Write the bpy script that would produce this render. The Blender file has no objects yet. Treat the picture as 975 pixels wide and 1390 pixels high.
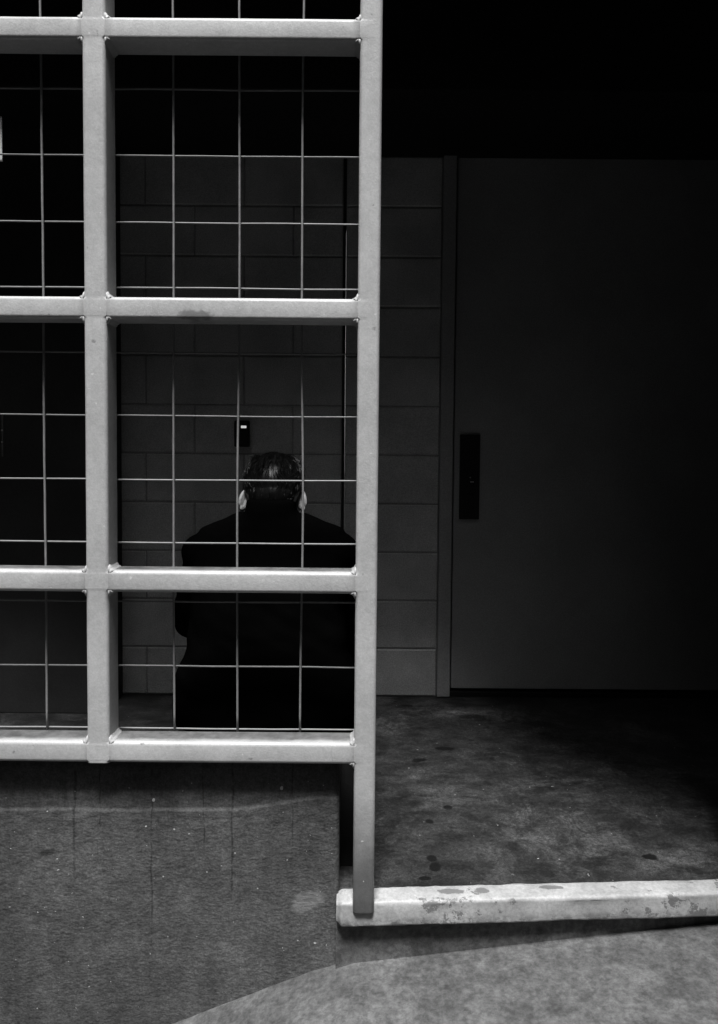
import bpy, bmesh, math, random
from mathutils import Vector, Matrix, noise
random.seed(7)
R = math.radians
scene = bpy.context.scene
C = scene.collection

# ------------------------------------------------------------------ camera
cam_d = bpy.data.cameras.new('camera')
cam = bpy.data.objects.new('camera', cam_d)
C.objects.link(cam)
cam_d.sensor_fit = 'VERTICAL'
cam_d.sensor_height = 36.0
cam_d.lens = 36.0 * 1000.0 / 1390.0
cam_d.shift_y = -45.0 / 1390.0
cam_d.clip_start = 0.05
cam_d.clip_end = 500
cam.matrix_world = (Matrix.Translation((0, 0, 1.05)) @ Matrix.Rotation(R(90 - 2.5), 4, 'X')
                    @ Matrix.Rotation(R(0.5), 4, 'Z'))
scene.camera = cam

# ------------------------------------------------------------------ world, sun, exposure
SUN_EL, SUN_AZ = 68.0, 5.0        # the sun stands behind the camera, a little to the left
world = bpy.data.worlds.new('World')
scene.world = world
world.use_nodes = True
wn, wl = world.node_tree.nodes, world.node_tree.links
wn.clear()
sky = wn.new('ShaderNodeTexSky')
sky.sky_type = 'NISHITA'
sky.sun_disc = False
sky.sun_elevation = R(SUN_EL)
sky.sun_rotation = R(180 + SUN_AZ)
bw = wn.new('ShaderNodeRGBToBW')   # black and white photograph
bg = wn.new('ShaderNodeBackground')
bg.inputs['Strength'].default_value = 0.09
wo = wn.new('ShaderNodeOutputWorld')
wl.new(sky.outputs[0], bw.inputs[0])
wl.new(bw.outputs[0], bg.inputs['Color'])
wl.new(bg.outputs[0], wo.inputs['Surface'])

sd = bpy.data.lights.new('overcast_sun', 'SUN')
sd.energy = 1.5
sd.angle = R(16)
sd.color = (1, 1, 1)
sun = bpy.data.objects.new('overcast_sun', sd)
C.objects.link(sun)
to_sun = Vector((-math.sin(R(SUN_AZ)) * math.cos(R(SUN_EL)), -math.cos(R(SUN_AZ)) * math.cos(R(SUN_EL)), math.sin(R(SUN_EL))))
sun.rotation_euler = to_sun.to_track_quat('Z', 'Y').to_euler()
sun.location = (-2, -6, 12)

scene.view_settings.view_transform = 'Standard'
scene.view_settings.look = 'None'
scene.view_settings.gamma = 1
scene.view_settings.exposure = 2.1
scene.cycles.max_bounces = 8
scene.cycles.diffuse_bounces = 4

# ------------------------------------------------------------------ helpers
def tag(o, label=None, cat=None, group=None, kind=None):
    if label: o['label'] = label
    if cat: o['category'] = cat
    if group: o['group'] = group
    if kind: o['kind'] = kind
    return o

def empty(name, loc, label, cat, rz=0, group=None):
    o = bpy.data.objects.new(name, None)
    o.empty_display_size = 0.1
    C.objects.link(o)
    o.location = loc
    o.rotation_euler = (0, 0, rz)
    tag(o, label, cat, group)
    return o

def link(name, me, mat, parent=None, smooth=False):
    o = bpy.data.objects.new(name, me)
    C.objects.link(o)
    if mat: me.materials.append(mat)
    if parent: o.parent = parent
    for p in me.polygons: p.use_smooth = smooth
    return o

def obj(name, bm, mat, parent=None, smooth=False):
    bmesh.ops.recalc_face_normals(bm, faces=bm.faces)
    me = bpy.data.meshes.new(name)
    bm.to_mesh(me); bm.free()
    return link(name, me, mat, parent, smooth)

def box(bm, a, b, bevel=0.0, seg=2):
    ps = [(x, y, z) for x in (a[0], b[0]) for y in (a[1], b[1]) for z in (a[2], b[2])]
    v = [bm.verts.new(p) for p in ps]
    fs = [bm.faces.new([v[i] for i in q]) for q in ((0,1,3,2),(4,6,7,5),(0,4,5,1),(2,3,7,6),(0,2,6,4),(1,5,7,3))]
    if bevel:
        es = {e for f in fs for e in f.edges}
        bmesh.ops.bevel(bm, geom=list(es), offset=bevel, segments=seg, profile=0.5, affect='EDGES')
    return v

def tube(bm, pts, rads, n=10, cap=True):
    """tapered tube through points"""
    if not hasattr(rads, '__len__'): rads = [rads] * len(pts)
    pts = [Vector(p) for p in pts]
    rings = []
    up = Vector((0.3, 0.2, 1)).normalized()
    for i, p in enumerate(pts):
        d = (pts[min(i + 1, len(pts) - 1)] - pts[max(i - 1, 0)]).normalized()
        a = d.cross(up)
        if a.length < 0.1: a = d.cross(Vector((1, 0, 0)))
        a.normalize(); b = d.cross(a)
        rings.append([bm.verts.new(p + (a * math.cos(t) + b * math.sin(t)) * rads[i]) for t in [2 * math.pi * k / n for k in range(n)]])
    for r0, r1 in zip(rings, rings[1:]):
        for k in range(n):
            bm.faces.new((r0[k], r0[(k + 1) % n], r1[(k + 1) % n], r1[k]))
    if cap:
        bm.faces.new(rings[0][::-1]); bm.faces.new(rings[-1])

def ball(bm, c, r, rot=None, u=20, v=14):
    m = Matrix.Translation(c) @ (rot.to_4x4() if rot else Matrix.Identity(4)) @ Matrix.Diagonal((r[0], r[1], r[2], 1))
    bmesh.ops.create_uvsphere(bm, u_segments=u, v_segments=v, radius=1.0, matrix=m)

def loft(bm, secs, n=28):
    """secs: (z, cx, cy, rx, ry)"""
    rings = []
    for z, cx, cy, rx, ry in secs:
        rg = []
        for k in range(n):
            t = 2 * math.pi * k / n
            c, s = math.cos(t), math.sin(t)
            e = 0.82
            rg.append(bm.verts.new((cx + rx * math.copysign(abs(c) ** e, c), cy + ry * math.copysign(abs(s) ** e, s), z)))
        rings.append(rg)
    for a, b in zip(rings, rings[1:]):
        for k in range(n):
            bm.faces.new((a[k], a[(k + 1) % n], b[(k + 1) % n], b[k]))
    bm.faces.new(rings[0][::-1]); bm.faces.new(rings[-1])

def melt(name, bm, mat, parent, voxel, smooth=6, disp=None):
    """fuse overlapping closed shapes into one continuous skin"""
    bmesh.ops.recalc_face_normals(bm, faces=bm.faces)
    me = bpy.data.meshes.new(name); bm.to_mesh(me); bm.free()
    tmp = bpy.data.objects.new(name, me); C.objects.link(tmp)
    m = tmp.modifiers.new('r', 'REMESH'); m.mode = 'VOXEL'; m.voxel_size = voxel
    s = tmp.modifiers.new('s', 'SMOOTH'); s.factor = 0.5; s.iterations = smooth
    dg = bpy.context.evaluated_depsgraph_get(); dg.update()
    out = bpy.data.meshes.new_from_object(tmp.evaluated_get(dg))
    bpy.data.objects.remove(tmp)
    if disp:
        out.update()
        nr = [v.normal.copy() for v in out.vertices]
        for v, nn in zip(out.vertices, nr): v.co += nn * disp(v.co)
    out.name = name
    out.materials.clear()
    return link(name, out, mat, parent, True)

# ------------------------------------------------------------------ materials
class NT:
    def __init__(s, name, rough=0.7, spec=0.4):
        s.m = bpy.data.materials.new(name); s.m.use_nodes = True
        s.n, s.l = s.m.node_tree.nodes, s.m.node_tree.links
        s.b = s.n['Principled BSDF']
        s.b.inputs['Roughness'].default_value = rough
        s.b.inputs['Specular IOR Level'].default_value = spec
        s.pos = s.n.new('ShaderNodeNewGeometry').outputs['Position']
    def val(s, x):
        if hasattr(x, 'links'): return x
        v = s.n.new('ShaderNodeValue'); v.outputs[0].default_value = x; return v.outputs[0]
    def math(s, op, a, b=0.0, c=None, clamp=False):
        m = s.n.new('ShaderNodeMath'); m.operation = op; m.use_clamp = clamp
        for i, x in enumerate((a, b) if c is None else (a, b, c)):
            if isinstance(x, (int, float)): m.inputs[i].default_value = x
            else: s.l.new(x, m.inputs[i])
        return m.outputs[0]
    def noise(s, scale, detail=4, rough=0.6, stretch=(1, 1, 1), off=(0, 0, 0), dist=0.0):
        mp = s.n.new('ShaderNodeMapping'); mp.inputs['Scale'].default_value = stretch; mp.inputs['Location'].default_value = off
        s.l.new(s.pos, mp.inputs['Vector'])
        t = s.n.new('ShaderNodeTexNoise')
        t.inputs['Scale'].default_value = scale; t.inputs['Detail'].default_value = detail
        t.inputs['Roughness'].default_value = rough; t.inputs['Distortion'].default_value = dist
        s.l.new(mp.outputs[0], t.inputs['Vector'])
        return t.outputs['Fac']
    def step(s, x, lo, hi, a=0.0, b=1.0):
        m = s.n.new('ShaderNodeMapRange'); m.interpolation_type = 'SMOOTHSTEP'
        for i, v in zip(range(1, 5), (lo, hi, a, b)): m.inputs[i].default_value = v
        s.l.new(x, m.inputs[0]); return m.outputs[0]
    def mix(s, f, a, b):
        # scalar mix
        return s.math('ADD', s.math('MULTIPLY', s.math('SUBTRACT', 1.0, f), a), s.math('MULTIPLY', f, b))
    def axes(s):
        x = s.n.new('ShaderNodeSeparateXYZ'); s.l.new(s.pos, x.inputs[0]); return x.outputs
    def color(s, v):
        c = s.n.new('ShaderNodeCombineColor')
        for i in range(3): s.l.new(s.val(v), c.inputs[i])
        s.l.new(c.outputs[0], s.b.inputs['Base Color']); return s
    def bump(s, h, strength=0.3, dist=0.002):
        b = s.n.new('ShaderNodeBump'); b.inputs['Strength'].default_value = strength; b.inputs['Distance'].default_value = dist
        s.l.new(h, b.inputs['Height']); s.l.new(b.outputs[0], s.b.inputs['Normal']); return s
    def blot(s, cx, cy, rx, ry, ang=0.0, wob=None, soft=0.25, ax=(0, 1)):
        """1 inside an uneven ellipse, 0 outside"""
        a = s.axes()
        X = s.math('SUBTRACT', a[ax[0]], cx); Y = s.math('SUBTRACT', a[ax[1]], cy)
        ca, sa = math.cos(ang), math.sin(ang)
        u = s.math('DIVIDE', s.math('ADD', s.math('MULTIPLY', X, ca), s.math('MULTIPLY', Y, sa)), rx)
        v = s.math('DIVIDE', s.math('SUBTRACT', s.math('MULTIPLY', Y, ca), s.math('MULTIPLY', X, sa)), ry)
        d = s.math('SQRT', s.math('ADD', s.math('MULTIPLY', u, u), s.math('MULTIPLY', v, v)))
        if wob is not None: d = s.math('ADD', d, s.math('MULTIPLY', s.math('SUBTRACT', wob, 0.5), 1.6))
        return s.step(d, 1 + soft, 1 - soft)

# frame paint: worn light grey enamel
t = NT('grey_enamel', 0.42, 0.5)
n1 = t.noise(3.5, 5); n2 = t.noise(60, 4, 0.7); n3 = t.noise(260, 2, 0.7)
base = t.math('ADD', t.math('MULTIPLY', t.step(n1, 0.3, 0.7), 0.09), 0.40)
base = t.math('MULTIPLY', base, t.step(n2, 0.2, 0.8, 0.90, 1.08))
base = t.math('MULTIPLY', base, t.step(n3, 0.2, 0.8, 0.90, 1.09))
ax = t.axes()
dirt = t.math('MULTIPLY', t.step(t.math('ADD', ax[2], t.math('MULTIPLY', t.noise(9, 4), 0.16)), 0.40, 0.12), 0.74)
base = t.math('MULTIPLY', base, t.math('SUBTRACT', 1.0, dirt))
pits = t.step(t.noise(34, 3, 0.6, off=(3, 1, 5)), 0.70, 0.76)
streak = t.step(t.noise(26, 5, 0.7, stretch=(1, 1, 0.16)), 0.60, 0.74)
low = t.step(ax[2], 0.5, 0.3)
base = t.math('MULTIPLY', base, t.math('SUBTRACT', 1.0, t.math('MULTIPLY', pits, 0.45)))
base = t.math('MULTIPLY', base, t.math('SUBTRACT', 1.0, t.math('MULTIPLY', t.math('MULTIPLY', streak, low), 0.45)))
fleck = t.step(t.noise(95, 1, 0.5, off=(3, 3, 3)), 0.765, 0.79)
base = t.mix(t.math('MULTIPLY', fleck, 0.6), base, 0.7)
chip = t.blot(-0.362, 1.337, 0.036, 0.011, 0.0, t.noise(60, 4), 0.3, (0, 2))
base = t.mix(t.math('MULTIPLY', chip, 0.7), base, 0.13)
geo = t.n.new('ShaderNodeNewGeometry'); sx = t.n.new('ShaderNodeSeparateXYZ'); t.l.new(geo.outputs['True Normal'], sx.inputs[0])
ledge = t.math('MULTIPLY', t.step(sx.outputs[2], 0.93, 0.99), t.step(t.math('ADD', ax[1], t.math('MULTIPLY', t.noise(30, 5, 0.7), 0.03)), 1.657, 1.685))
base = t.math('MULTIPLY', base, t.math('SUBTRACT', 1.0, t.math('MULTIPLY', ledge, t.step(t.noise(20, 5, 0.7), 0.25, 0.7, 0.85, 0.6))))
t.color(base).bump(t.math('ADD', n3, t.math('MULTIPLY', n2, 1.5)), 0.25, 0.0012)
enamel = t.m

t = NT('galvanised_wire', 0.45, 0.5)
t.color(t.math('ADD', 0.12, t.math('MULTIPLY', t.noise(50, 3), 0.16))).bump(t.noise(400, 2), 0.2, 0.0005)
wire_m = t.m

def paint(name, v, rough=0.6, amp=0.25, grain=0.25, spec=0.35):
    t = NT(name, rough, spec)
    a = t.math('MULTIPLY', v, t.step(t.noise(4, 5), 0.3, 0.7, 1 - amp, 1 + amp))
    a = t.math('MULTIPLY', a, t.step(t.noise(220, 3, 0.7), 0.25, 0.75, 1 - grain, 1 + grain))
    t.color(a).bump(t.noise(150, 4, 0.7), 0.35, 0.002)
    return t.m
block_m = paint('painted_block', 0.44, 0.75, 0.16, 0.3)
joint_m = paint('mortar', 0.25, 0.9)
sealant_m = paint('black_sealant', 0.008, 0.6)
door_m = paint('door_paint', 0.30, 0.55, 0.08, 0.2)
dframe_m = paint('door_frame_paint', 0.32, 0.5, 0.08, 0.2)
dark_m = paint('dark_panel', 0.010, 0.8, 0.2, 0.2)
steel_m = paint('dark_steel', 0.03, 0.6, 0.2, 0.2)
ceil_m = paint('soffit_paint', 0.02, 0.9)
black_m = paint('black_plastic', 0.006, 0.5, 0.1, 0.1)
metal_m = paint('bright_metal', 0.5, 0.3)
white_m = paint('white_notice', 0.75, 0.6, 0.1, 0.15)
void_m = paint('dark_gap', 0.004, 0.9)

# porch floor: grimy concrete with gum spots and pale scuffs
t = NT('stained_concrete', 0.62, 0.35)
n1 = t.noise(2.6, 7, 0.65, dist=0.4); n2 = t.noise(11, 7, 0.72, stretch=(0.8, 1.3, 1), dist=0.3); n3 = t.noise(90, 5, 0.75)
b0 = t.math('MULTIPLY', 0.032, t.step(n1, 0.3, 0.72, 0.55, 1.5))
b0 = t.math('MULTIPLY', b0, t.step(n2, 0.3, 0.7, 0.4, 1.9))
b0 = t.math('MULTIPLY', b0, t.step(t.noise(32, 6, 0.75, off=(1, 8, 0)), 0.32, 0.7, 0.8, 1.25))
b0 = t.math('MULTIPLY', b0, t.step(n3, 0.3, 0.7, 0.55, 1.5))
b0 = t.math('MULTIPLY', b0, t.step(t.noise(240, 3, 0.8), 0.3, 0.7, 0.55, 1.5))
b0 = t.mix(t.math('MULTIPLY', t.step(t.noise(120, 2, 0.6, off=(2, 2, 2)), 0.68, 0.74), 0.5), b0, 0.12)
wb = t.noise(7, 6, 0.7); wb2 = t.noise(18, 4, 0.7)
for cx, cy, rx, ry, k in ((0.574, 2.25, 0.10, 0.05, 0.8), (0.33, 2.87, 0.16, 0.10, 0.75), (0.12, 3.0, 0.06, 0.05, 0.7),
                          (0.50, 2.00, 0.16, 0.10, 0.30), (0.15, 2.2, 0.10, 0.12, 0.30), (0.86, 1.85, 0.16, 0.06, 0.6), (0.45, 2.9, .12, .05, .5)):
    m = t.blot(cx, cy, rx, ry, 0.2, wb, 0.7)
    b0 = t.math('MULTIPLY', b0, t.math('ADD', 1.0, t.math('MULTIPLY', t.math('MULTIPLY', m, k * 1.6), t.step(n2, 0.35, 0.6))))
for cx, cy, rx, ry, an in ((0.3053, 2.5286, 0.030, 0.012, 0), (0.2098, 2.4298, 0.022, 0.012, 0.3), (0.206, 2.0258, 0.011, 0.012, 0),
                        (0.2676, 2.1073, 0.012, 0.010, 0), (0.199, 1.805, 0.013, 0.017, 0), (0.194, 1.838, 0.011, 0.014, 0.3),
                        (0.169, 1.752, 0.014, 0.008, 0), (0.7561, 1.8558, 0.017, 0.013, 0), (0.2041, 2.9506, 0.02, 0.012, 0),
                        (0.46, 2.45, .008, .01, 0)):
    m = t.blot(cx, cy, rx * 1.15, ry * 1.15, an, wb2, 0.18)
    b0 = t.math('MULTIPLY', b0, t.math('SUBTRACT', 1.0, t.math('MULTIPLY', m, 0.93)))
dust = t.math('MULTIPLY', t.step(t.noise(5, 13, 0.80, dist=0.6, off=(4, 4, 0)), 0.48, 0.62), t.step(t.noise(2.4, 3, off=(2, 7, 0)), 0.38, 0.62))
b0 = t.math('ADD', t.math('MULTIPLY', b0, 0.56), t.math('MULTIPLY', t.math('MULTIPLY', dust, t.step(n3, 0.3, 0.7, 0.3, 1.3)), 0.060))
pit = t.step(t.noise(75, 3, 0.7, off=(7, 7, 0)), 0.66, 0.72)
b0 = t.math('MULTIPLY', b0, t.math('SUBTRACT', 1.0, t.math('MULTIPLY', pit, 0.5)))
spk = t.step(t.noise(55, 2, 0.5, off=(9, 2, 0)), 0.735, 0.76)
b0 = t.mix(t.math('MULTIPLY', spk, 0.7), b0, 0.4)
t.color(b0).bump(t.math('ADD', n3, n2), 0.35, 0.004)
floor_m = t.m

# low wall: rough render with drips and pale specks
t = NT('rough_render', 0.85, 0.25)
n1 = t.noise(2.2, 5); n2 = t.noise(26, 6, 0.7); n3 = t.noise(75, 6, 0.72); n4 = t.noise(210, 3, 0.7)
b0 = t.math('MULTIPLY', 0.078, t.step(n1, 0.3, 0.7, 0.82, 1.15))
b0 = t.math('MULTIPLY', b0, t.step(n3, 0.3, 0.7, 0.75, 1.25))
b0 = t.math('MULTIPLY', b0, t.step(n4, 0.3, 0.7, 0.75, 1.3))
ax = t.axes()
for px, x0, x1, w in ((97, .22, .05, .0045), (132, .2, .09, .0022), (205, .22, -.12, .0028), (278, .22, .11, .0022), (318, .2, .0, .0035), (402, .2, .12, .002)):
    X = (px - 487.5) / 1000 * 1.675 - 0.006
    dx = t.math('ABSOLUTE', t.math('ADD', t.math('SUBTRACT', ax[0], X), t.math('MULTIPLY', t.math('SUBTRACT', t.noise(9, 3, off=(px, 0, 0)), 0.5), 0.02)))
    m = t.math('MULTIPLY', t.step(dx, w, w * 0.3), t.math('MULTIPLY', t.step(ax[2], x1 - 0.03, x1 + 0.02), t.step(t.noise(40, 3, off=(0, px, 0)), 0.36, 0.56)))
    b0 = t.math('MULTIPLY', b0, t.math('SUBTRACT', 1.0, t.math('MULTIPLY', m, 0.5)))
b0 = t.math('MULTIPLY', b0, t.step(t.noise(7, 7, 0.72, stretch=(1, 1, 0.6), off=(3, 0, 8)), 0.32, 0.68, 0.72, 1.2))
run = t.math('MULTIPLY', t.step(t.noise(15, 6, 0.7, stretch=(1, 1, 0.12), off=(6, 0, 1)), 0.55, 0.72), t.step(ax[2], -0.05, 0.2))
b0 = t.math('MULTIPLY', b0, t.math('SUBTRACT', 1.0, t.math('MULTIPLY', run, 0.4)))
spk = t.math('MAXIMUM', t.step(t.noise(48, 1, 0.5, off=(4, 2, 7)), 0.775, 0.79), t.step(t.noise(110, 1, 0.5, off=(1, 2, 7)), 0.77, 0.80))
b0 = t.mix(t.math('MULTIPLY', spk, 0.7), b0, 0.6)
patch = t.blot(-0.115, -0.02, 0.035, 0.02, 0.4, t.noise(30, 4), 0.4, (0, 2))
b0 = t.mix(t.math('MULTIPLY', patch, 0.45), b0, 0.28)
hole = t.blot(-0.726, 0.092, 0.018, 0.008, 0.25, t.noise(50, 4), 0.3, (0, 2))
b0 = t.math('MULTIPLY', b0, t.math('SUBTRACT', 1.0, t.math('MULTIPLY', hole, 0.5)))
h = t.math('ADD', t.noise(130, 2, 0.5, stretch=(0.8, 1, 1.2)), t.math('MULTIPLY', t.noise(48, 3, 0.5, stretch=(0.7, 1, 1.3)), 1.1))
t.color(b0).bump(h, 0.3, 0.006)
render_m = t.m

# kerb: flaking white paint
t = NT('flaking_white_paint', 0.5, 0.4)
ax_k = t.axes()
n1 = t.noise(8, 6, 0.7); n2 = t.noise(28, 6, 0.75, off=(2, 5, 1)); n3 = t.noise(130, 3, 0.7)
b0 = t.math('MULTIPLY', 0.40, t.step(n1, 0.3, 0.7, 0.74, 1.12))
b0 = t.math('MULTIPLY', b0, t.step(n3, 0.3, 0.7, 0.85, 1.12))
f = t.step(t.math('ADD', t.math('MULTIPLY', n2, 0.6), t.math('MULTIPLY', t.noise(5, 2, off=(3.7, 0, 0)), 0.45)), 0.585, 0.61)
low_ = t.math('MULTIPLY', t.step(ax_k[2], -0.030, -0.052), t.step(t.noise(30, 6, 0.75, off=(5, 5, 5)), 0.42, 0.58))
f = t.math('MAXIMUM', f, t.math('MULTIPLY', low_, 0.8))
for cx, cy, rx, ry in ((0.225, 1.695, 0.03, 0.010), (0.30, 1.70, 0.018, 0.01), (0.47, 1.715, 0.03, 0.008)):
    f = t.math('MAXIMUM', f, t.blot(cx, cy, rx, ry, 0.0, t.noise(45, 5, 0.7), 0.15))
b0 = t.mix(t.math('MULTIPLY', f, 0.85), b0, 0.13)
t.color(b0).bump(t.math('SUBTRACT', n3, t.math('MULTIPLY', f, 1.5)), 0.3, 0.0015)
kerb_m = t.m

# pavement and riser
def concrete(name, v):
    t = NT(name, 0.85, 0.3)
    n2 = t.noise(9, 7, 0.75); n3 = t.noise(70, 5, 0.75)
    b = t.math('MULTIPLY', v, t.step(n2, 0.3, 0.7, 0.55, 1.4))
    b = t.math('MULTIPLY', b, t.step(n3, 0.3, 0.7, 0.65, 1.35))
    t.color(b).bump(t.math('ADD', n3, n2), 0.5, 0.004)
    return t.m
pave_m = concrete('pavement_concrete', 0.10)
road_m = concrete('asphalt', 0.035)
riser_m = concrete('riser_concrete', 0.10)

cloth_m = paint('black_jacket', 0.0015, 1.0, 0.1, 0.1, 0.0)
trouser_m = paint('black_trousers', 0.002, 1.0, 0.1, 0.1, 0.0)
shoe_m = paint('shoe_leather', 0.006, 0.4, 0.1, 0.1)
skin_t = NT('skin', 0.5, 0.4)
skin_t.color(skin_t.math('ADD', 0.23, skin_t.math('MULTIPLY', skin_t.noise(40, 3), 0.12)))
skin_m = skin_t.m
t = NT('dark_hair', 0.36, 0.13)
hs = t.noise(130, 3, 0.6, stretch=(1, 0.12, 0.12))
t.color(t.step(hs, 0.3, 0.7, 0.002, 0.005))
hair_m = t.m
led_t = NT('indicator_light', 0.4)
led_t.color(0.7); led_t.b.inputs['Emission Color'].default_value = (1, 1, 1, 1); led_t.b.inputs['Emission Strength'].default_value = 0.13
led_m = led_t.m

# ------------------------------------------------------------------ setting: ground, floor
def ss(x, a, b):
    t = min(1, max(0, (x - a) / (b - a))); return t * t * (3 - 2 * t)
def gz(x):      # the pavement climbs to the right towards the kerb
    return -0.163 + (0.085 * min(1.6, x + 0.04) if x > -0.04 else 0.40 * max(-1.2, x + 0.04))
bm = bmesh.new()
xs = [-60, -20, -6, -3] + [-2 + 0.1 * i for i in range(51)] + [5, 10, 25, 60]
ys = [-60, -20, -8, -4] + [-2 + 0.2 * i for i in range(17)] + [1.36, 1.6, 1.8, 2.5, 6, 20, 60]
grid = [[bm.verts.new((x, y, gz(x) - (0.0 if y > 1.2 else 0.02 * min(8, (1.2 - y))) - (0.3 * ss(y, 2.0, 3.0)))) for x in xs] for y in ys]
for i in range(len(ys) - 1):
    for j in range(len(xs) - 1):
        bm.faces.new((grid[i][j], grid[i][j + 1], grid[i + 1][j + 1], grid[i + 1][j]))
po = obj('pavement', bm, pave_m, smooth=True)
hb = bmesh.new(); hb.from_mesh(po.data)
rb = bmesh.new()
# the strip nearest the step is pavement, the unseen road before it is darkened to cut bounced light
vm = {}
for f in list(hb.faces):
    if f.calc_center_median().y < 1.4:
        rb.faces.new([vm.setdefault(v, rb.verts.new(v.co)) if v not in vm else vm[v] for v in f.verts])
        hb.faces.remove(f)
hb.to_mesh(po.data); hb.free()
tag(obj('road', rb, road_m, smooth=True), 'unseen asphalt alley in front of the pavement, dark to cut bounced light', kind='structure')
tag(po, 'worn pale concrete pavement sloping up to the white kerb', kind='structure')

KS = 0.0575                                        # the kerb runs slightly away to the right
def ky(x, y0): return y0 + KS * x
bm = bmesh.new()
pts = [(-4, ky(-0.04, 1.7045)), (-0.04, ky(-0.04, 1.7045)), (4, ky(4, 1.7045)), (4, 6), (-4, 6)]
top = [bm.verts.new((x, y, 0)) for x, y in pts]; bot = [bm.verts.new((x, y, -0.045)) for x, y in pts]
bm.faces.new(top); bm.faces.new(bot[::-1])
for i in range(5): bm.faces.new((top[i], bot[i], bot[(i + 1) % 5], top[(i + 1) % 5]))
tag(obj('floor', bm, floor_m), 'grimy concrete porch floor with dark gum spots', kind='structure')

bm = bmesh.new()                                   # riser under the kerb nosing, set back
pts = [(-0.045, ky(-0.045, 1.676)), (4, ky(4, 1.676)), (4, 1.98 + 0.2), (-0.045, 1.98)]
top = [bm.verts.new((x, y, -0.047)) for x, y in pts]; bot = [bm.verts.new((x, y, -0.6)) for x, y in pts]
bm.faces.new(top); bm.faces.new(bot[::-1])
for i in range(4): bm.faces.new((top[i], bot[i], bot[(i + 1) % 4], top[(i + 1) % 4]))
tag(obj('step_riser', bm, riser_m), 'dirty concrete step face in shadow under the white kerb', 'step')

bm = bmesh.new()                                   # kerb, bevelled, slightly uneven
N = 160
prof = [(0.056, -0.002), (0.056, 0.003), (0.053, 0.0035), (0.03, 0.0032), (0.012, 0.0028), (0.0085, 0.0025), (0.0055, 0.0015), (0.0028, -0.0010), (0.0014, -0.0040), (0.0012, -0.0075), (0.001, -0.02), (0.0005, -0.035), (0.001, -0.050), (0.0015, -0.053), (0.004, -0.0555), (0.056, -0.0555)]
rings = []
for i in range(N + 1):
    x = -0.044 + (4.044) * (i / N) ** 1.6
    rg = []
    for k, (dy, dz) in enumerate(prof):
        w = noise.noise(Vector((x * 9, k * 0.35, 2))) * 0.0014 + noise.noise(Vector((x * 60, k * 1.2, 9))) * 0.0014
        wb_ = noise.noise(Vector((x * 22, 7, 3))) * 0.004 if k in (0, 1) else 0
        e = (1 - ss(x, -0.044, -0.030)) * 0.012
        cyy = 0.028
        rg.append(bm.verts.new((x, ky(x, 1.6478) + dy + (w + e * (1 if dy < cyy else 0)) + wb_, dz * 1.0 + w * 0.6 - (0.006 * (1 - ss(x, -0.044, -0.03)) if dz > -0.02 else -0.006 * (1 - ss(x, -0.044, -0.03))))))
    rings.append(rg)
for a, b in zip(rings, rings[1:]):
    for k in range(len(prof) - 1): bm.faces.new((a[k], a[k + 1], b[k + 1], b[k]))
    bm.faces.new((a[-1], a[0], b[0], b[-1]))
bm.faces.new(rings[0]); bm.faces.new(rings[-1][::-1])
tag(obj('kerb', bm, kerb_m, smooth=True), 'white painted concrete kerb with flaking paint along the porch floor', 'kerb')

# low rendered wall below the screen: rough body, near-black return painting shade into its end gap
bm = bmesh.new()
NX, NZ = 260, 90
x0, x1, z0, z1 = -2.2, -0.040, -0.9, 0.318
def wy(x, z):
    lipz = 0.196 + 0.012 * noise.noise(Vector((x * 4, 0, 1))) + 0.03 * ss(x, -0.35, -0.05)
    lip = 0.0038 * ss(z, lipz - 0.003, lipz + 0.003)
    edge = 0.006 * ss(x, x1 - 0.010, x1) + 0.012 * ss(z, z1 - 0.02, z1)
    n_ = 0.0020 * noise.noise(Vector((x * 14, 3, z * 14))) + 0.0014 * noise.noise(Vector((x * 55, 5, z * 55)))
    return 1.687 + lip + edge + n_
zr_ = [z0 + (0.165 - z0) * j / 78 for j in range(79)] + [0.165 + 0.0025 * j for j in range(1, 37)] + [0.257 + (z1 - 0.257) * j / 6 for j in range(1, 7)]
NZ = len(zr_) - 1
g = [[bm.verts.new((x0 + (x1 - x0) * i / NX, wy(x0 + (x1 - x0) * i / NX, z), z)) for i in range(NX + 1)] for z in zr_]
for j in range(NZ):
    for i in range(NX): bm.faces.new((g[j][i], g[j][i + 1], g[j + 1][i + 1], g[j + 1][i]))
bk = {}
def back(v):
    if v not in bk: bk[v] = bm.verts.new((v.co.x, 1.86, v.co.z))
    return bk[v]
for i in range(NX):
    bm.faces.new((g[NZ][i], g[NZ][i + 1], back(g[NZ][i + 1]), back(g[NZ][i])))
    bm.faces.new((g[0][i], g[0][i + 1], back(g[0][i + 1]), back(g[0][i])))
for j in range(NZ):
    for i in (0, NX): bm.faces.new((g[j][i], g[j + 1][i], back(g[j + 1][i]), back(g[j][i])))
bm.faces.new((back(g[0][0]), back(g[0][NX]), back(g[NZ][NX]), back(g[NZ][0])))
lw = empty('low_wall', (-1.1, 1.77, 0), 'low rough grey rendered wall with drip stains under the barred screen', 'wall')
o = obj('wall_body', bm, render_m, None, smooth=True); o.parent = lw; o.location = (1.1, -1.77, 0)
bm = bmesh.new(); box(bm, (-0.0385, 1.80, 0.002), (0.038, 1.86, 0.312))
o = obj('gap_shade_return', bm, void_m, lw); o.location = (1.1, -1.77, 0)  # near-black colour stands in for the shade inside the gap

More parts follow.
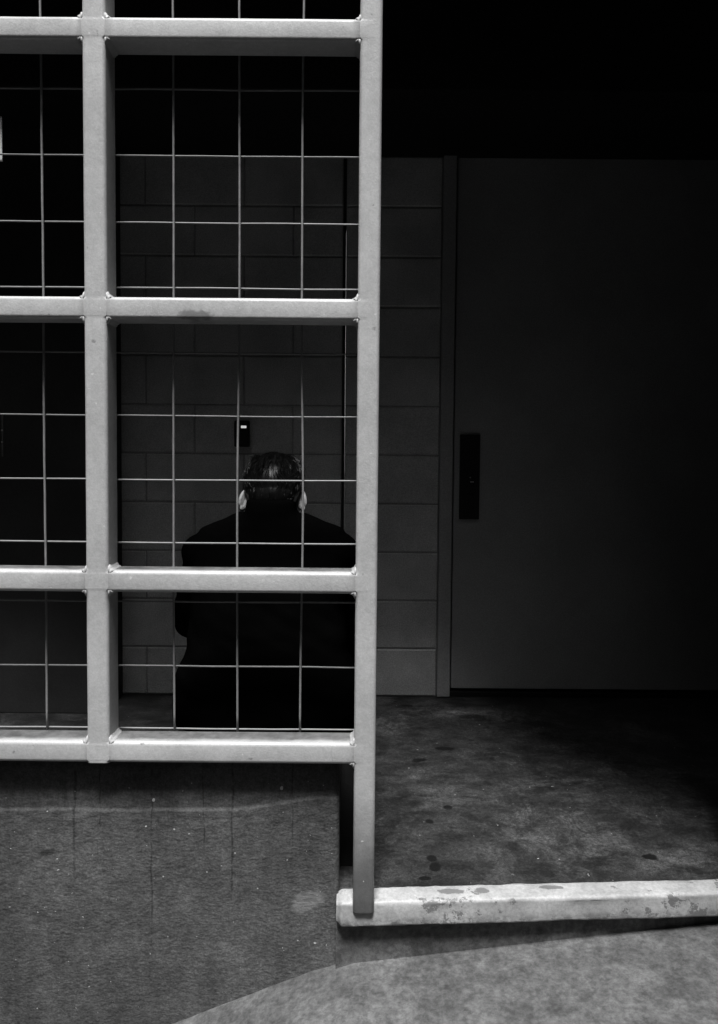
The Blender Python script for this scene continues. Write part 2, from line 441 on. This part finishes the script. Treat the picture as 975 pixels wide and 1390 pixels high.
# ------------------------------------------------------------------ back block wall
YW = 3.06
bw_ = empty('block_wall', (-0.33, YW, 0), 'dark grey painted concrete block wall with a black vertical control joint', 'wall')
bm = bmesh.new()
H = 0.2032; L = 0.4064; CJ = -0.067
def block(xa, xb, k):
    z_a, z_b = k * H + 0.0015, (k + 1) * H - 0.0015
    if xb - xa < 0.03: return
    d = 0.006
    dy = random.uniform(-0.0006, 0.0006)
    v = [bm.verts.new(p) for p in ((xa + .001, YW + .006, z_a), (xb - .001, YW + .006, z_a), (xb - .001, YW + .006, z_b), (xa + .001, YW + .006, z_b))]
    w = [bm.verts.new(p) for p in ((xa + d, YW + dy, z_a + d), (xb - d, YW + dy, z_a + d), (xb - d, YW + dy, z_b - d), (xa + d, YW + dy, z_b - d))]
    bm.faces.new(w)
    for i in range(4): bm.faces.new((v[i], v[(i + 1) % 4], w[(i + 1) % 4], w[i]))
for k in range(14):
    block(CJ + 0.006, 0.332, k)
    xr = CJ - 0.006
    xl = xr - (L if k % 2 == 0 else L / 2)
    while xr > -1.6:
        block(xl, xr, k); xr = xl; xl = xr - L
o = obj('block_face', bm, block_m, bw_); o.location = (0.33, -YW, 0)
bm = bmesh.new(); box(bm, (-3.0, YW + 0.005, 0.0), (CJ - 0.0065, YW + 0.25, 2.9)); box(bm, (CJ + 0.0065, YW + 0.005, 0.0), (0.333, YW + 0.25, 2.9))
o = obj('mortar_bed', bm, joint_m, bw_); o.location = (0.33, -YW, 0)
bm = bmesh.new(); box(bm, (CJ - 0.006, YW + 0.003, 0.0), (CJ + 0.006, YW + 0.02, 2.84))
o = obj('control_joint', bm, sealant_m, bw_); o.location = (0.33, -YW, 0)

# ------------------------------------------------------------------ door
dr = empty('steel_door', (0.72, YW, 0), 'wide plain dark grey steel door with a black pull plate', 'door')
def dpart(name, a, b, m, bev=0.0, par=dr, off=(0.72, YW, 0)):
    bm = bmesh.new()
    box(bm, [a[i] - off[i] for i in range(3)], [b[i] - off[i] for i in range(3)], bev)
    return obj(name, bm, m, par)
dpart('door_leaf', (0.3955, YW + 0.012, 0.034), (1.605, YW + 0.056, 2.55), door_m, 0.002)
bm = bmesh.new()
for a, b in (((0.3345, YW - 0.012, 0.004), (0.388, YW + 0.12, 2.62)), ((1.6085, YW - 0.012, 0.004), (1.6195, YW + 0.12, 2.62)), ((0.3882, YW - 0.011, 2.56), (1.6080, YW + 0.12, 2.62))):
    box(bm, (a[0] - .72, a[1] - YW, a[2]), (b[0] - .72, b[1] - YW, b[2]), 0.003)
obj('door_frame', bm, dframe_m, dr)
dpart('door_sill', (0.3885, YW + 0.004, 0.002), (1.6080, YW + 0.11, 0.020), void_m)
dpart('door_backing', (0.37, YW + 0.13, 0.0), (1.61, YW + 0.15, 2.7), void_m)
pl = dpart('pull_plate', (0.4185, YW - 0.004, 0.752), (0.5010, YW + 0.0115, 1.104), black_m, 0.002)
bm = bmesh.new(); tube(bm, [(0.467 - .72, 0.001, 0.905), (0.467 - .72, -0.018, 0.905)], [0.014, 0.013], 20)
obj('lock_cylinder', bm, black_m, pl, True)
bm = bmesh.new(); box(bm, (0.459 - .72, -0.021, 0.9065), (0.475 - .72, -0.0185, 0.9105), 0.0008)
tube(bm, [(0.462 - .72, -0.0045, 0.926), (0.462 - .72, -0.009, 0.926)], [0.0032, 0.002], 8)
obj('key_slot', bm, metal_m, pl)
bm = bmesh.new(); box(bm, (0.452 - .72, -0.016, 0.775), (0.476 - .72, -0.0045, 0.855), 0.003)
obj('pull_lip', bm, black_m, pl)

# ------------------------------------------------------------------ dark side walls, soffit, added light blockers
bm = bmesh.new(); box(bm, (1.62, 1.80, -0.04), (1.9, YW + 0.2, 2.78))
tag(obj('side_wall', bm, dark_m), 'near black side wall closing the porch right of the door', 'wall')
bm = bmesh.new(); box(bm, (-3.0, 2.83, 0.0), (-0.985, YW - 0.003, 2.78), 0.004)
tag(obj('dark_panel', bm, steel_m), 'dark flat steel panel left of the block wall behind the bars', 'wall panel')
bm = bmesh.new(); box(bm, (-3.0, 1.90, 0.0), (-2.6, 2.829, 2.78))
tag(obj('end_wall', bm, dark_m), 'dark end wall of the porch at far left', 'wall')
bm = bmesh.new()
rp = [(-4, 1.725), (0.32, 1.725), (1.15, 0.62), (1.5, 0.62), (1.5, 6), (-4, 6)]  # right front corner pushed forward, out of view, to shade floor and door
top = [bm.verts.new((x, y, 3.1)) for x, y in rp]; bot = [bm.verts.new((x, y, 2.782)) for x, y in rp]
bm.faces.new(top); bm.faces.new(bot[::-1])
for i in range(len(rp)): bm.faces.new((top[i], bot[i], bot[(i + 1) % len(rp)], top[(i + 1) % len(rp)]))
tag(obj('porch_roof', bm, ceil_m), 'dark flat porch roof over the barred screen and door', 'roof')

bm = bmesh.new(); box(bm, (1.16, -3.79, -0.9), (5.0, 1.795, 8.0), 0.01)  # unseen mass, added to block sky light from the right
tag(obj('right_sky_blocker', bm, ceil_m), 'unseen dark building mass added right of the porch to block sky', 'building')
bm = bmesh.new(); box(bm, (-9, -4.6, -1.2), (9, -3.8, 7.0), 0.01)  # unseen, added behind the camera to block low sky
tag(obj('opposite_sky_blocker', bm, ceil_m), 'unseen tall wall added across the alley to block low sky', 'wall')

bm = bmesh.new(); box(bm, (-4.0, 1.727, 2.47), (-0.12, 1.90, 2.779), 0.004)  # unseen, added to shade the back wall, lower on the left
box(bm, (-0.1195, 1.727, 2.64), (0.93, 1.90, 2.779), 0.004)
tag(obj('roof_edge_blocker', bm, ceil_m), 'unseen dark beam added under the porch roof to shade the back wall', 'beam')

bm = bmesh.new(); box(bm, (-9, -3.79, -1.2), (-3.4, 1.72, 9.0), 0.01)  # unseen, added to cut sky light from the left
tag(obj('left_sky_blocker', bm, ceil_m), 'unseen dark building added left of the alley to block side light', 'building')

bm = bmesh.new(); box(bm, (0.965, 1.797, -0.045), (1.619, 1.90, 2.78), 0.006)  # unseen, added to shade the right part of the porch
tag(obj('porch_light_blocker', bm, dark_m), 'unseen dark pier added right of the kerb to shade the porch', 'pier')
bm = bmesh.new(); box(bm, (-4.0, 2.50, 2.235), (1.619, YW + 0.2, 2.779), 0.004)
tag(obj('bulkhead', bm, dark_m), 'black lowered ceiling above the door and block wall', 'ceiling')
bm = bmesh.new()  # unseen slanted sheet, added to keep light off the door's right side
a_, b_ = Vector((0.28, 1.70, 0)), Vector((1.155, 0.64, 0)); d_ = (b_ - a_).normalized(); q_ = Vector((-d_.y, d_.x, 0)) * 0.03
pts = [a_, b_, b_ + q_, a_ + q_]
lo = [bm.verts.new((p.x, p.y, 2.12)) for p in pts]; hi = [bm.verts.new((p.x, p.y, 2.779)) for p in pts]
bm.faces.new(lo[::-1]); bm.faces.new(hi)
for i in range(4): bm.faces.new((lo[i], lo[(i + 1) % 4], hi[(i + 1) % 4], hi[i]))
tag(obj('door_light_blocker', bm, dark_m), 'unseen dark valance added under the roof corner to shade the door', 'blocker')

# things on the dark panel
nt = empty('notice', (-0.9315, 1.731, 1.7505), 'small white notice fixed behind the wire mesh at the far left', 'sign')
bm = bmesh.new(); box(bm, (-0.1025, -0.003, -0.050), (0.1025, 0.001, 0.050), 0.001); obj('notice_plate', bm, white_m, nt)
st = empty('latch_strip', (-1.366, 2.829, 1.08), 'thin vertical metal latch strip with two bright screws on the dark panel', 'latch')
bm = bmesh.new(); box(bm, (-0.0035, -0.006, -0.08), (0.0035, 0.0, 0.08), 0.0008); obj('strip', bm, paint('dull_metal', 0.12, 0.4), st)
for z in (0.021, -0.024):
    bm = bmesh.new(); ball(bm, (0, -0.008, z), (0.004, 0.003, 0.004), u=10, v=8); obj('screw', bm, metal_m, st, True)

# ------------------------------------------------------------------ card reader on the block wall
cr = empty('card_reader', (-0.484, YW - 0.001, 1.045), "small black box with a lit white indicator on the block wall above the man's head", 'card reader')
bm = bmesh.new(); box(bm, (-0.031, -0.030, -0.0), (0.031, 0.0, 0.108), 0.005, 3); obj('housing', bm, black_m, cr)
bm = bmesh.new(); box(bm, (-0.002, -0.0315, 0.077), (0.020, -0.0295, 0.087), 0.0008); obj('indicator', bm, led_m, cr)
bm = bmesh.new(); box(bm, (-0.020, -0.0335, 0.015), (0.022, -0.0302, 0.062), 0.0015); obj('reader_pad', bm, black_m, cr)

# ------------------------------------------------------------------ barred screen
YF, YB = 1.640, 1.713
fr = empty('security_screen', (-0.58, 1.675, 0), 'pale grey welded steel tube screen with wire mesh in front of the seated man', 'security screen')
FO = Vector((-0.58, 1.675, 0))
def rrect(u0, u1, v0, v1, rads, seg=5):
    """rounded rectangle in (u, v), corners (u0,v0) (u1,v0) (u1,v1) (u0,v1)"""
    out = []
    for (cu, cv, a0), r_ in zip(((u0, v0, 180), (u1, v0, 270), (u1, v1, 0), (u0, v1, 90)), rads):
        ou = cu + (r_ if cu == u0 else -r_); ov = cv + (r_ if cv == v0 else -r_)
        for k in range(seg + 1):
            t_ = R(a0 + 90 * k / seg)
            out.append((ou + r_ * math.cos(t_), ov + r_ * math.sin(t_)))
    return out
posts = [(-1.212, -1.162), (-0.6115, -0.5605), (-0.0060, 0.0430)]
rails = [0.353, 0.743, 1.352, 1.955, 2.56]
HW = 0.0245
RC = 0.0090
def skin_rings(bm, rings):
    vs = [[bm.verts.new(p) for p in rg] for rg in rings]
    n = len(vs[0])
    for a, b in zip(vs, vs[1:]):
        for k in range(n): bm.faces.new((a[k], a[(k + 1) % n], b[(k + 1) % n], b[k]))
    bm.faces.new(vs[0][::-1]); bm.faces.new(vs[-1])
def dent(x, z, s_=0.0): return 0.0006 * noise.noise(Vector((x * 6, s_, z * 6)))
for i, (a, b) in enumerate(posts):
    zb = -0.022 if i == 2 else 0.353 - HW - 0.0008
    zs = {zb + 0.004 * k for k in range(3)} | {zb + 0.05 * k for k in range(1, 60) if zb + 0.05 * k < 2.76} | {2.775}
    for z in rails:
        for q in (HW - 0.009, HW - 0.0065, HW - 0.004, HW - 0.001, 0.0):
            zs |= {z + q, z - q}
    zs = sorted(z for z in zs if z >= zb)
    bm = bmesh.new(); rings = []
    for z in zs:
        rad = RC
        for zr in rails:
            d = abs(z - zr)
            rad = min(rad, 0.0006 + (RC - 0.0006) * ss(d, HW - 0.009, HW - 0.001))
        rL = rad; rR = RC if i == 2 else rad
        sh = 0.0035 if z < zb + 0.001 else (0.0008 if z < zb + 0.005 else 0.0)
        if i != 2 and z < 0.353: sh = 0.0
        dx = dent(a, z)
        rings.append([(u - FO.x, v - FO.y, z) for u, v in rrect(a + sh + dx, b - sh + dx, YF + sh, YB - sh, (rL, rR, rR, rL))])
    skin_rings(bm, rings)
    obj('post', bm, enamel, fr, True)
XL = [(-1.1615, -0.6120), (-0.5600, -0.0065)]
for z in rails:
    for a, b in XL:
        bm = bmesh.new(); rings = []
        for k in range(25):
            x = a - 0.004 + (b - a + 0.008) * k / 24
            dz = 0.0004 * noise.noise(Vector((x * 7, z * 9, 4)))
            rings.append([(x - FO.x, u - FO.y, v) for u, v in rrect(YF + 0.0004, YB - 0.0006, z - HW + dz, z + HW + dz, (RC,) * 4)])
        skin_rings(bm, rings)
        # weld fillets in the four inner corners, running back along each joint
        for xx, s_ in ((a, 1), (b, -1)):
            for zz, u_ in ((z + HW, 1), (z - HW, -1)):
                if z == rails[0] and u_ < 0 and xx != XL[1][1]: continue
                rg = []
                for k in range(9):
                    y = YF + 0.0015 + (YB - 0.004 - YF - 0.0015) * k / 8
                    lg = (0.0125 if k < 2 else 0.0095) * (0.62 if k in (0, 8) else 1.0) + random.uniform(-.0009, .0009)
                    prof_ = [(-0.0015, -0.0015 - RC * (1 if k < 2 else 0)), (lg, -0.0015), (lg * 0.93, 0.0008), (lg * 0.45, lg * 0.30), (lg * 0.30, lg * 0.45), (0.0008, lg * 0.93), (-0.0015, lg)]
                    rg.append([(xx + s_ * p[0] - FO.x, y - FO.y, zz + u_ * p[1]) for p in prof_])
                skin_rings(bm, rg)
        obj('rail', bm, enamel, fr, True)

# welded wire mesh behind the tubes: uprights in front, cross wires behind
def wob(s, t, amp):
    return amp * noise.noise(Vector((s * 3.1, t * 2.2, 0.5))) * 2
zlev = [0.3778 + 0.0 - 0.0] ; zl = [0.378, 0.5277, 0.6818, 0.8208, 0.9692, 1.1181, 1.2643, 1.4127, 1.5617, 1.7128, 1.862, 2.012, 2.161, 2.31, 2.46, 2.61, 2.745]
def panel(xs_, xa, xb, seed):
    bm = bmesh.new()
    for i, x in enumerate(xs_):
        pts = []
        for k in range(61):
            z = 0.374 + (2.76 - 0.374) * k / 60
            pts.append(Vector((x + wob(seed + i * 3.7, z, 0.0022), 1.7170 + 0.0005 * math.sin(z * 42), z)) - FO)
        tube(bm, pts, 0.0027, 8)
    for j, z in enumerate(zl):
        pts = []
        for k in range(31):
            x = xa + (xb - xa) * k / 30
            pts.append(Vector((x, 1.7218 + 0.0004 * math.sin(x * 40), z + wob(seed + 20 + j * 2.3, x * 2, 0.0007))) - FO)
        tube(bm, pts, 0.0021, 8)
    return obj('wire_mesh', bm, wire_m, fr, True)
panel([-1.184, -1.034, -0.883, -0.7332], -1.19, -0.588, 1)
panel([-0.5825, -0.4331, -0.2823, -0.1331], -0.586, 0.02, 50)

# ------------------------------------------------------------------ seated man
px, py = -0.238, 1.78
man = empty('person', (px, py, 0.0), 'man in black jacket sitting hunched with his back to the bars', 'person')
BX, BY = Matrix.Rotation(0, 3, 'X'), None
tilt = Matrix.Rotation(R(-38), 3, 'X')           # head bowed forward (+y)
hc = Vector((0.0, 0.300, 0.925))                  # head centre
def hp(x, y, z): return hc + tilt @ Vector((x, y, z))
bm = bmesh.new()
# --- one continuous body: head, neck, trunk, arms with fingers, legs
ball(bm, hc, (0.076, 0.096, 0.088), tilt, 28, 20)
ball(bm, hp(0, -0.028, -0.005), (0.075, 0.070, 0.078), tilt)
ball(bm, hp(0, 0.042, -0.055), (0.060, 0.052, 0.070), tilt)       # face
ball(bm, hp(0, 0.066, -0.105), (0.034, 0.026, 0.024), tilt)       # chin
ball(bm, hp(0, 0.098, -0.042), (0.012, 0.018, 0.014), tilt)       # nose tip
tube(bm, [hp(0, 0.088, 0.0), hp(0, 0.100, -0.040)], [0.008, 0.012], 10)
ball(bm, hp(0, 0.089, -0.076), (0.024, 0.010, 0.007), tilt)       # lips
for s in (-1, 1):
    ball(bm, hp(s * 0.030, 0.088, 0.012), (0.020, 0.008, 0.006), tilt)     # brow
    ball(bm, hp(s * 0.036, 0.078, -0.035), (0.016, 0.014, 0.014), tilt)    # cheek
tube(bm, [(0, 0.215, 0.79), (0, 0.235, 0.85), (0, 0.275, 0.900)], [0.062, 0.056, 0.055], 20)
loft(bm, [(0.335, 0, 0.14, 0.150, 0.11), (0.45, 0, 0.145, 0.150, 0.10), (0.6, 0, 0.165, 0.150, 0.095), (0.72, 0, 0.195, 0.150, 0.095), (0.79, 0, 0.22, 0.11, 0.075), (0.83, 0, 0.225, 0.08, 0.06)])
ARM = {}
for s in (-1, 1):
    sh, el, wr = Vector((s * 0.150, 0.215, 0.745)), Vector((s * 0.225, 0.27, 0.550)), Vector((s * 0.085, 0.50, 0.545))
    tube(bm, [sh, (sh + el) / 2, el], [0.045, 0.042, 0.036], 14)
    tube(bm, [el, (el + wr) / 2, wr], [0.038, 0.034, 0.025], 14)
    ball(bm, sh, (0.045,) * 3); ball(bm, el, (0.036,) * 3)
    d = (wr - el).normalized()
    side = Vector((0, 0, 1)).cross(d).normalized() * s
    pc = wr + d * 0.05 + Vector((0, 0, -0.008))
    q = d.to_track_quat('Y', 'Z').to_matrix()
    ball(bm, pc, (0.041, 0.052, 0.017), q)
    for f_ in range(4):
        off = side * (0.030 - 0.020 * f_)
        ln = (0.034, 0.040, 0.037, 0.029)[f_]
        a0 = pc + d * 0.030 + off
        a1 = a0 + d * ln + Vector((0, 0, -0.008))
        a2 = a1 + d * ln * 0.45 + Vector((0, 0, -ln * 0.62))
        a3 = a2 - d * ln * 0.12 + Vector((0, 0, -ln * 0.58))
        tube(bm, [a0, a1, a2, a3], [0.0094, 0.0088, 0.0080, 0.0066], 10)
    a0 = wr + d * 0.022 + side * 0.022
    tube(bm, [a0, a0 + d * 0.030 + side * 0.026 + Vector((0, 0, -.006)), a0 + d * 0.062 + side * 0.026 + Vector((0, 0, -0.018))], [0.0125, 0.0105, 0.008], 10)
    hip, kn, an = Vector((s * 0.085, 0.15, 0.405)), Vector((s * 0.205, 0.60, 0.475)), Vector((s * 0.200, 0.62, 0.085))
    tube(bm, [hip, (hip + kn) / 2, kn], [0.078, 0.068, 0.052], 16)
    tube(bm, [kn, kn * 0.6 + an * 0.4, an], [0.052, 0.052, 0.036], 16)
    ball(bm, kn, (0.054,) * 3)
    ball(bm, an + Vector((0, 0.07, -0.045)), (0.040, 0.11, 0.030))
body = melt('body', bm, skin_m, man, 0.0045, 5)
# ears
for s in (-1, 1):
    bm = bmesh.new()
    c = hp(s * 0.079, -0.012, -0.040)
    rim = []
    q = Matrix.Rotation(R(s * 24), 3, 'Z') @ tilt
    for k in range(13):
        t_ = R(-70 + 270 * k / 12)
        rim.append(c + q @ Vector((s * 0.004, -0.015 * math.cos(t_), 0.026 * math.sin(t_))))
    tube(bm, rim, [0.0045 + 0.0012 * math.sin(k * 0.5) for k in range(13)], 8)
    ball(bm, c + q @ Vector((0, 0.001, 0)), (0.0045, 0.015, 0.026), q)
    ball(bm, c + q @ Vector((0, 0.004, -0.027)), (0.005, 0.010, 0.010), q)
    ball(bm, c + q @ Vector((-s * 0.006, 0.008, -0.004)), (0.010, 0.012, 0.024), q)
    melt('ear', bm, skin_m, man, 0.0018, 4)
# eyes
for s in (-1, 1):
    bm = bmesh.new(); ball(bm, hp(s * 0.030, 0.086, -0.004), (0.0115, 0.008, 0.006), tilt)
    obj('eye', bm, paint('eye', 0.25, 0.3, 0.05, 0.05), man, True)
# hair: cap over crown, sides and nape
bm = bmesh.new()
ball(bm, hp(0, -0.006, 0.010), (0.0835, 0.100, 0.090), tilt, 40, 28)
ball(bm, hp(0, -0.036, -0.008), (0.0825, 0.074, 0.084), tilt, 32, 22)
ball(bm, hp(0, -0.052, -0.050), (0.066, 0.045, 0.050), tilt)
ball(bm, hp(0, 0.030, 0.050), (0.066, 0.060, 0.050), tilt)
for s in (-1, 1):
    ball(bm, hp(s * 0.036, -0.010, 0.042), (0.046, 0.072, 0.050), tilt)
    ball(bm, hp(s * 0.040, -0.030, 0.012), (0.044, 0.066, 0.058), tilt)
hair_inv = tilt.inverted()
def hdisp(co):
    l = hair_inv @ (Vector(co) - hc)
    n_ = noise.noise(Vector((l.x * 150, l.y * 16, l.z * 16)))
    n2_ = noise.noise(Vector((l.x * 40, l.y * 14 + 5, l.z * 14)))
    return 0.0007 * n_ + 0.0030 * n2_
hair = melt('hair', bm, hair_m, man, 0.0030, 4, hdisp)
hb = bmesh.new(); hb.from_mesh(hair.data)
kill = []
for v in hb.verts:
    l = hair_inv @ (v.co - hc)
    # hairline: open the face, keep ears free
    line = -0.010 if l.y < 0.02 else 0.02 + (l.y - 0.02) * 0.62
    if l.y > 0.012 and l.z < line: kill.append(v)
    elif abs(l.x) > 0.062 and l.z < -0.026 and l.y > -0.045: kill.append(v)
bmesh.ops.delete(hb, geom=kill, context='VERTS')
hb.to_mesh(hair.data); hb.free()

# strands combed from the crown
hm = hair.data; hm.update()
rnd = random.Random(3)
crown = hp(0.008, -0.035, 0.088)
tri = []
bm = bmesh.new()
polys = list(hm.polygons)
for _ in range(5200):
    pg = rnd.choice(polys)
    if pg.normal.z < 0.5 and rnd.random() < 0.85: continue
    c = Vector(pg.center) + Vector((rnd.uniform(-.002, .002), rnd.uniform(-.002, .002), rnd.uniform(-.002, .002)))
    n_ = Vector(pg.normal)
    away = c - crown
    sw = n_.cross(away).normalized() if away.length > 1e-4 else Vector((1, 0, 0))
    d_ = away.normalized() + sw * (0.9 * math.exp(-away.length / 0.035)) + Vector([noise.noise(c * 28 + Vector((o_, 0, 0))) for o_ in (0, 9, 21)]) * 0.6
    d_ = (d_ - n_ * d_.dot(n_)).normalized()
    ln = rnd.uniform(0.012, 0.024) * (1.0 if c.z > 0.93 else 0.7)
    w_ = n_.cross(d_).normalized() * rnd.uniform(0.0004, 0.0008)
    p = [c - n_ * 0.001, c + d_ * ln * 0.35 + n_ * 0.0012, c + d_ * ln * 0.7 + n_ * rnd.uniform(0.0006, 0.0018), c + d_ * ln + n_ * rnd.uniform(-0.001, 0.0012)]
    hgt = n_ * 0.0005
    for k in range(3):
        u0, u1 = (1 - 0.28 * k), (1 - 0.28 * (k + 1))
        a0, b0_, t0 = bm.verts.new(p[k] - w_ * u0), bm.verts.new(p[k] + w_ * u0), bm.verts.new(p[k] + hgt)
        a1, b1_, t1 = bm.verts.new(p[k + 1] - w_ * u1), bm.verts.new(p[k + 1] + w_ * u1), bm.verts.new(p[k + 1] + hgt)
        bm.faces.new((a0, a1, t1, t0)); bm.faces.new((t0, t1, b1_, b0_))
me_ = bpy.data.meshes.new('strands'); bm.to_mesh(me_); bm.free()
hb = bmesh.new(); hb.from_mesh(hm); hb.from_mesh(me_); hb.to_mesh(hm); hb.free()
bpy.data.meshes.remove(me_)

# jacket: bulky trunk, sleeves, stand collar
bm = bmesh.new()
loft(bm, [(0.322, 0, 0.135, 0.238, 0.125), (0.36, 0, 0.138, 0.246, 0.128), (0.44, 0, 0.140, 0.240, 0.122), (0.52, 0, 0.145, 0.212, 0.118),
          (0.60, 0, 0.155, 0.205, 0.118), (0.68, 0, 0.175, 0.208, 0.122), (0.74, 0, 0.190, 0.205, 0.120), (0.79, 0, 0.205, 0.180, 0.105),
          (0.825, 0, 0.217, 0.130, 0.088), (0.850, 0, 0.222, 0.088, 0.076), (0.875, 0, 0.222, 0.072, 0.070), (0.902, 0, 0.230, 0.064, 0.064)], 40)
for s in (-1, 1):
    sh, el, wr = Vector((s * 0.172, 0.210, 0.752)), Vector((s * 0.225, 0.262, 0.560)), Vector((s * 0.090, 0.49, 0.545))
    ball(bm, sh, (0.068, 0.072, 0.066)); ball(bm, el, (0.050,) * 3)
    tube(bm, [sh, (sh + el) / 2 + Vector((s * .006, 0, 0)), el], [0.066, 0.057, 0.050], 16)
    tube(bm, [el, (el + wr) / 2, wr], [0.050, 0.045, 0.037], 16)
    tube(bm, [Vector((s * 0.065, 0.225, 0.838)), Vector((s * 0.165, 0.213, 0.776))], [0.042, 0.056], 14)
def jdisp(co):
    a = noise.noise(Vector((co[0] * 7, co[1] * 7, co[2] * 16))) * 0.007
    b_ = noise.noise(Vector((co[0] * 22 + co[2] * 12, co[1] * 20, co[2] * 28 + 4))) * 0.0035
    return a + b_
melt('jacket', bm, cloth_m, man, 0.006, 5, jdisp)
bm = bmesh.new()
for s in (-1, 1):
    hip, kn, an = Vector((s * 0.085, 0.15, 0.405)), Vector((s * 0.205, 0.60, 0.475)), Vector((s * 0.200, 0.62, 0.095))
    tube(bm, [hip, (hip + kn) / 2, kn], [0.088, 0.082, 0.066], 16)
    ball(bm, kn, (0.067,) * 3)
    tube(bm, [kn, kn * 0.5 + an * 0.5, an], [0.066, 0.064, 0.058], 16)
ball(bm, (0, 0.15, 0.41), (0.17, 0.12, 0.085))
melt('trousers', bm, trouser_m, man, 0.007, 4, lambda co: 0.005 * noise.noise(Vector((co[0] * 12, co[1] * 12, co[2] * 20))))
for s in (-1, 1):
    bm = bmesh.new()
    a = Vector((s * 0.200, 0.62, 0))
    ball(bm, a + Vector((0, 0.065, 0.045)), (0.048, 0.135, 0.042)); ball(bm, a + Vector((0, 0.0, 0.06)), (0.044, 0.055, 0.055))
    box(bm, a + Vector((-0.045, -0.06, 0.002)), a + Vector((0.045, 0.19, 0.024)), 0.01)
    melt('shoe', bm, shoe_m, man, 0.005, 4)
